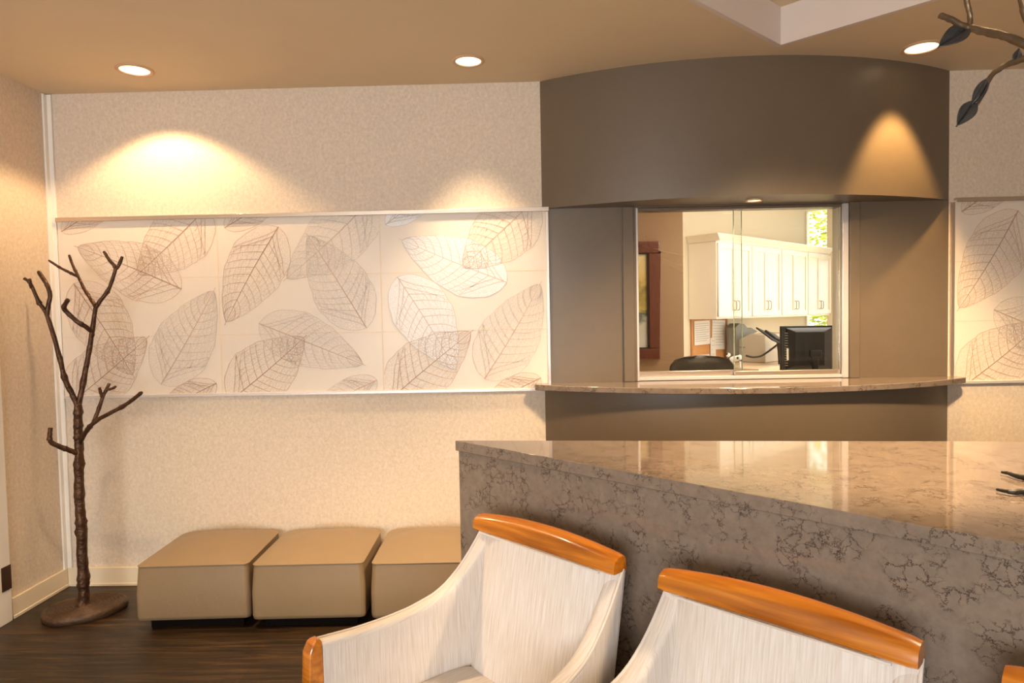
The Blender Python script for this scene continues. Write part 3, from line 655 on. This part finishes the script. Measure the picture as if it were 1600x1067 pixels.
# wall cabinets
G = 'white wall cabinets above the desk'
CB, CT = 1.402, 2.165; CL = .69
def make_cabinet():
    t = thing('wall_cabinet', 'x', 'cabinet', group=G)
    MB().box(.001, CL-.001, .002, .312, CB, CT).build('body', 'cab', t, bevel=.001)
    for k in range(2):
        a = .012+k*(CL/2-.010); b = a+CL/2-.014; z0, z1 = CB+.022, CT-.015; f = .312
        mb = MB().box(a, b, f+.001, f+.012, z0, z1)
        fr = .052
        for q in ((a, a+fr, z0, z1), (b-fr, b, z0, z1), (a+fr, b-fr, z0, z0+fr), (a+fr, b-fr, z1-fr, z1)): mb.box(q[0], q[1], f+.012, f+.022, q[2], q[3])
        d = mb.build('door', 'cab', t, bevel=.003)
        hx = b-.030 if k == 0 else a+.030
        MB().tube([(hx, f+.020, z0+.06), (hx, f+.045, z0+.068), (hx, f+.048, z0+.11), (hx, f+.045, z0+.152), (hx, f+.020, z0+.16)], .0045, seg=8).build('handle', 'nickel', d, smooth=True)
    return t
cab = make_cabinet()
for i, lab in enumerate(('white wall cabinet nearest the painting, first of the run', 'second white wall cabinet from the painting, directly above the beige copier', 'third white wall cabinet from the painting, with the monitor below its right part', 'white wall cabinet at the far end beside the garden window')):
    o = cab if i == 0 else copy_tree(cab)
    p = W0+U*(.004+i*CL)+Nn*.001; o.location = tuple(p); o.rotation_euler = (0, 0, math.atan2(U.y, U.x)); o['label'] = lab
# the local frame above has y into the room on the right-hand side, mirror the run by matrix
for o in [x for x in COL.objects if x.name.split('.')[0] == 'wall_cabinet']:
    i = round(((Vector(o.location)-W0).dot(U)-.004)/CL)
    o.rotation_euler = (0, 0, math.atan2(U.y, U.x)+PI); o.location = tuple(W0+U*(.004+(i+1)*CL)+Nn*.001)
cr = MB(); LL = .004+4*CL
prof = [(.0, CT+.001), (.318, CT+.001), (.322, CT+.015), (.328, CT+.025), (.340, CT+.040), (.352, CT+.060), (.360, CT+.064), (.360, CT+.074), (.0, CT+.074)]
cr.grid([[TW @ Vector((x, max(.002, y), z)) for y, z in prof] for x in (.0, LL)], closed=True, caps=True)
cr.grid([[TW @ Vector((x0-dx, y, z)) for x0, dx, z in ((0, .001, CT+.001), (0, .004, CT+.015), (0, .012, CT+.028), (0, .034, CT+.060), (0, .042, CT+.064), (0, .042, CT+.074), (0, .001, CT+.074))] for y in (.002, .359)], closed=True, caps=True)
tag(cr.build('crown_moulding', 'cab'), 'white stepped crown moulding running along the tops of the cabinets', 'moulding')
# desk along the cabinet wall and reception desk under the window
DZ = .93
dk = thing('desk', 'long cream desk top along the wall below the cabinets', 'desk')
MB().box(.02, LW-.005, .004, .74, DZ-.035, DZ, T=TW).build('worktop', 'lam', dk, bevel=.003)
MB().box(.03, LW-.01, .006, .66, 0, DZ-.036, T=TW).build('body', 'cab', dk)
d2k = thing('desk', 'reception desk directly behind the sliding window, carrying the black monitor', 'desk')
MB().prism([(.3, OY+.004), (3.2, OY+.004), (3.2, 4.98), (1.75, 4.98), (1.5, 4.5), (.3, 4.3)], .76, .795).build('worktop', 'lam', d2k, bevel=.003)
MB().prism([(.35, OY+.02), (3.15, OY+.02), (3.15, 4.9), (1.8, 4.9), (1.65, 4.4), (.35, 4.2)], 0, .7595).build('body', 'cab', d2k)
# cork board and papers
cb = thing('cork_board', 'oak framed cork board under the first white cabinet', 'notice board')
MB().box(.05, .74, .002, .010, DZ+.01, 1.398, T=TW).build('cork', 'cork', cb)
MB().box(.035, .062, .002, .022, DZ+.005, 1.399, T=TW).box(.728, .752, .002, .022, DZ+.005, 1.399, T=TW).box(.062, .728, .002, .022, DZ+.005, DZ+.025, T=TW).box(.385, .425, .002, .016, DZ+.025, 1.398, T=TW).build('frame', 'oak', cb)
def sheet(x0, x1, z0, z1, lab, lines=9, tilt=0, y=.0165):
    c = Vector(((x0+x1)/2, 0, (z0+z1)/2)); Tm = TW @ Matrix.Translation(c) @ Matrix.Rotation(tilt, 4, 'Y') @ Matrix.Translation(-c)
    mb = MB().box(x0, x1, y, y+.001, z0, z1, T=Tm)
    for k in range(lines):
        zz = z1-.03-(z1-z0-.05)*k/lines; mb.box(x0+.02, x1-.02-(.05 if k % 3 == 2 else 0), y+.001, y+.0014, zz-.003, zz, 1, T=Tm)
    tag(mb.build('paper_sheet', ['sheet', 'ink']), lab, 'paper', 'papers pinned on the cork board')
sheet(.085, .385, 1.135, 1.385, 'large printed sheet at the upper left of the cork board', tilt=-.02)
sheet(.430, .700, 1.07, 1.385, 'large printed sheet at the upper right of the cork board', 9, .03)
sheet(.395, .500, .96, 1.20, 'narrow white note hanging between the two large sheets', 4, 0, .0185)
sheet(.095, .375, .96, 1.03, 'white sheet edge at the bottom left of the cork board', 1, 0)
# copier
pr = thing('copier', 'beige desktop copier with grey feeder and curved black cord on the desk', 'copier')
def wl(x, y, z): return tuple(TW @ Vector((x, y, z)))
pb = MB().prism([(0, 0), (.70, 0), (.70, .40), (0, .40)], 0, 0)
pb = MB()
prf = [(.06, DZ+.002), (.46, DZ+.002), (.46, 1.225), (.30, 1.235), (.16, 1.17), (.06, 1.08)]
pb.grid([[wl(x, y, z) for y, z in prf] for x in (.72, 1.30)], closed=True, caps=True)
pb.build('body', 'beige', pr, bevel=.008)
MB().box(.80, 1.24, .4605, .464, 1.075, 1.079, T=TW).build('panel_joint', 'greyp', pr)
MB().box(.7165, .7198, .10, .24, 1.085, 1.095, T=TW).build('vent', 'greyp', pr)
MB().box(.7165, .7198, .10, .15, .99, 1.03, T=TW).build('badge', 'greyp', pr)
fd = MB(); prf = [(.54, DZ+.02), (.64, DZ+.02), (.66, 1.06), (.80, 1.20), (1.0, 1.245), (.86, 1.29), (.78, 1.285), (.70, 1.335), (.58, 1.345), (.50, 1.30), (.52, 1.12), (.50, 1.02)]
fd.grid([[wl(x+.14, y-.03, z) for x, z in prf] for y in (.09, .20)], closed=True, caps=True); fd.build('feeder', 'greyp', pr, bevel=.005)
MB().tube(smooth_path([wl(.24, .50, 1.035), wl(.34, .52, 1.015), wl(.46, .54, 1.02), wl(.56, .56, 1.055), wl(.64, .59, 1.10), wl(.66, .62, 1.13)], 6), .010, seg=8).build('cord', 'dark', pr, smooth=True)
# phone tray on arm
py_ = thing('phone_tray', 'slanted black tray holding a desk phone between copier and monitor', 'tray')
c_ = TW @ Vector((.58, .66, 1.18)); TT = Matrix.Translation(c_) @ Matrix.Rotation(math.atan2(U.y, U.x), 4, 'Z') @ Matrix.Rotation(math.radians(14), 4, 'Y') @ Matrix.Rotation(math.radians(34), 4, 'X')
MB().box(-.30, .30, -.11, .11, -.008, .008, T=TT).build('tray', 'dark', py_, bevel=.004)
MB().box(-.20, .02, -.07, .07, .009, .03, T=TT).build('keypad', 'dark', py_, bevel=.006)
MB().box(.06, .24, -.06, .00, .009, .036, T=TT).build('handset', 'greyp', py_, bevel=.006)
MB().tube([tuple(c_+Vector((0, 0, -.01))), tuple(c_+Vector((.02, .02, -.12))), (c_.x+.03, c_.y+.03, DZ+.004)], .014, seg=10).build('arm', 'dark', py_, smooth=True)
# cow figurine
cw = thing('cow_figurine', 'small black and white toy cow on the desk left of the copier', 'figurine', tuple(Vector(wl(.03, .50, DZ+.002))), math.radians(-20)); cw.scale = (1.0, 1.0, 1.0)
MB().lathe([(0, -.055), (.022, -.05), (.03, -.02), (.028, .02), (.032, .045), (.018, .06), (0, .064)], seg=14).build('body', 'sheet', cw, smooth=True, T=Matrix.Translation((0, 0, .085)) @ Matrix.Rotation(math.radians(78), 4, 'Y'))
MB().lathe([(0, -.02), (.018, -.014), (.02, .008), (.012, .022), (0, .024)], seg=12).build('head', 'sheet', cw, smooth=True, T=Matrix.Translation((-.07, 0, .12)) @ Matrix.Rotation(math.radians(60), 4, 'Y'))
for lx in (-.035, .04):
    for ly in (-.015, .015): MB().tube([(lx, ly, .001), (lx, ly, .075)], .0085, seg=8).build('leg', 'sheet', cw, smooth=True)
for px_, py2, pz in ((.02, -.026, .095), (-.02, -.024, .08), (-.078, -.014, .128), (.045, -.02, .075)):
    MB().lathe([(0, -.004), (.012, -.002), (.012, .002), (0, .004)], seg=10).build('black_patch', 'dark', cw, T=Matrix.Translation((px_, py2, pz)) @ Matrix.Rotation(PI/2, 4, 'X'))
# monitor seen from behind
mo = thing('monitor', 'black flat computer monitor seen from behind on the reception desk', 'monitor', (1.918, 4.62, .797), math.radians(-9)); mo.scale = (.90, 1, 1)
MB().box(-.19, .19, -.018, .022, .262, .572).build('bezel', 'dark', mo, bevel=.006)
rows = []
for y, a, z0, z1 in ((-.018, .176, .272, .562), (-.034, .168, .280, .554), (-.055, .12, .30, .535), (-.062, .112, .305, .528)):
    rows.append([(-a+.02, y, z0), (a, y, z0), (a, y, z1), (-a+.02, y, z1)])
MB().grid(rows, closed=True, caps=True).build('rear_shell', 'dark', mo, bevel=.004)
vt = MB()
for k in range(14): vt.box(-.164, -.128, -.0365, -.034, .30+k*.017, .306+k*.017)
vt.build('vent_slots', 'greyp', mo)
MB().box(-.152, -.138, -.0385, -.0366, .34, .42).build('barcode_label', 'sheet', mo)
MB().box(.02, .062, -.088, -.0625, .02, .385).box(.000, .082, -.10, -.0625, .36, .41).build('stand_column', 'dark', mo, bevel=.006)
MB().lathe([(.13, 0), (.13, .012), (.05, .022)], seg=28).build('stand_base', 'dark', mo, smooth=True, T=Matrix.Translation((.03, -.03, .0)))
# office chair
oc = thing('office_chair', 'charcoal leather office chair with its rounded back behind the sliding window', 'office chair', (1.335, 4.98, -.0))
rows = []
for z, hw_, y0, y1 in ((.58, .20, -.02, .05), (.62, .235, -.035, .06), (.80, .250, -.04, .07), (1.0, .247, -.035, .075), (1.07, .240, -.03, .075), (1.115, .205, -.02, .07), (1.136, .13, -.005, .055), (1.142, .05, .005, .045)):
    row = []
    for k in range(32):
        a = 2*PI*k/32; c, s_ = math.cos(a), math.sin(a); row.append((math.copysign(abs(c)**.35, c)*hw_, (y0+y1)/2+math.copysign(abs(s_)**.6, s_)*(y1-y0)/2+.06*(c*c), z))
    rows.append(row)
MB().grid(rows, closed=True, caps=True).build('backrest', 'leather', oc, smooth=True, angle=80, T=Matrix.Rotation(PI, 4, 'Z') @ Matrix.Translation((0, -.22, 0)))
MB().box(-.24, .24, -.20, .26, .44, .53).build('seat', 'leather', oc, bevel=.03, segs=4)
MB().tube([(0, 0, .10), (0, 0, .44)], .028, seg=12).tube([(0, .20, .46), (0, .26, .50), (0, .25, .75)], .02, seg=8).build('column', 'dark', oc, smooth=True)
for k in range(5):
    a = 2*PI*k/5+.3; MB().tube([(0, 0, .11), (.28*math.cos(a), .28*math.sin(a), .07)], [.026, .018], seg=8).tube([(.28*math.cos(a)-.012, .28*math.sin(a), .03), (.28*math.cos(a)+.012, .28*math.sin(a), .03)], .029, seg=14).build('leg', 'dark', oc, smooth=True)
# painting
pt = thing('framed_painting', 'landscape painting in a wide mahogany frame at the left of the window', 'painting')
x0p, x1p, z0p, z1p = .40, 1.232, 1.045, 2.128; yf = 6.198
fw = .103; mb = MB()
for q in ((x0p, x1p, z0p, z0p+fw), (x0p, x1p, z1p-fw, z1p), (x0p, x0p+fw, z0p+fw, z1p-fw), (x1p-fw, x1p, z0p+fw, z1p-fw)): mb.box(q[0], q[1], yf-.04, yf, q[2], q[3])
mb.build('frame', 'mahog', pt, bevel=.01)
gm = MB(); e = .012
for q in ((x0p+fw, x1p-fw, z0p+fw, z0p+fw+e), (x0p+fw, x1p-fw, z1p-fw-e, z1p-fw), (x0p+fw, x0p+fw+e, z0p+fw+e, z1p-fw-e), (x1p-fw-e, x1p-fw, z0p+fw+e, z1p-fw-e)): gm.box(q[0], q[1], yf-.028, yf-.004, q[2], q[3])
gm.build('inner_edge', 'dark', pt)
def painting_mat():
    m = mat('landscape_paint', (180, 150, 80), .6); nt, N, L, b = nodes_of(m)
    tc = N.new('ShaderNodeTexCoord'); sp = N.new('ShaderNodeSeparateXYZ'); L.new(tc.outputs['Object'], sp.inputs[0])
    n = N.new('ShaderNodeTexNoise'); n.inputs['Scale'].default_value = 9; n.inputs['Detail'].default_value = 6; L.new(tc.outputs['Object'], n.inputs[0])
    ma = N.new('ShaderNodeMath'); ma.operation = 'MULTIPLY_ADD'; ma.inputs[1].default_value = .45; L.new(n.outputs['Fac'], ma.inputs[0]); L.new(sp.outputs['Z'], ma.inputs[2])
    mr = N.new('ShaderNodeMapRange'); mr.inputs['From Min'].default_value = 1.35; mr.inputs['From Max'].default_value = 2.3; L.new(ma.outputs[0], mr.inputs['Value'])
    r = ramp(nt, [(0, s2l((226, 220, 205))), (.25, s2l((214, 204, 180))), (.33, s2l((70, 84, 70))), (.42, s2l((210, 180, 90))), (.6, s2l((150, 130, 60))), (.72, s2l((226, 190, 110))), (1, s2l((236, 216, 160)))])
    L.new(mr.outputs[0], r.inputs[0]); L.new(r.outputs[0], b.inputs['Base Color']); return m
MB().box(x0p+fw, x1p-fw, yf-.012, yf-.002, z0p+fw, z1p-fw).build('canvas', painting_mat(), pt)
# stapler by the monitor's right edge
st = thing('stapler', 'small red and black stapler at the far end of the desk beneath the garden window', 'stapler', wl(2.55, .40, DZ+.001), math.atan2(U.y, U.x))
MB().box(-.08, .08, -.02, .02, 0, .014).build('base', 'dark', st, bevel=.003)
MB().box(-.08, .075, -.017, .017, .016, .045).build('arm', 'red', st, bevel=.008)
# garden
struct(MB().box(2.0, 30, 9.0, 32, -.35, -.3).build('ground_garden', 'grass'), 'green garden lawn outside the office window', 'ground')
def bush(name, cat, x, y, z0, rx, rz, n, lab, seed, trunk=False):
    R = random.Random(seed); t = thing(name, lab, cat, (x, y, -.3)); mb = MB()
    for i in range(n):
        a = R.uniform(0, 2*PI); ph = math.acos(R.uniform(-1, 1)); rr_ = R.uniform(.45, 1)**.5
        c = Vector((math.cos(a)*math.sin(ph)*rx*rr_, math.sin(a)*math.sin(ph)*rx*rr_, z0+rz+math.cos(ph)*rz*rr_))
        q = Matrix.Rotation(R.uniform(0, 6.28), 3, 'Z') @ Matrix.Rotation(R.uniform(0, 3.14), 3, 'X'); s = R.uniform(.05, .10)
        mb.poly([c+q @ Vector(v)*s for v in ((-1, 0, 0), (-.2, -.45, .1), (1, 0, 0), (-.2, .45, .1))])
    mb.build('foliage', 'leafgreen', t, fix=False)
    MB().tube([(0, 0, 0), (.03, 0, z0+rz*.5), (0, .04, z0+rz*1.2)], [.09, .07, .03], seg=10).build('trunk', 'bark', t, smooth=True)
bush('garden_tree', 'tree', 7.6, 16.2, .5, 2.8, 3.6, 14000, 'sunlit yellow-green tree outside seen through the garden window', 1)
bush('garden_tree', 'tree', 11.5, 20.0, 1.0, 2.6, 3.2, 5000, 'paler tree further back in the garden', 2)
bush('garden_shrub', 'shrub', 5.6, 11.2, 0, .75, .8, 2600, 'low green shrub below the tree in the garden window', 3)
bush('garden_shrub', 'shrub', 7.4, 11.9, 0, .75, .8, 1600, 'rounder green shrub right of the low shrub in the garden', 4)
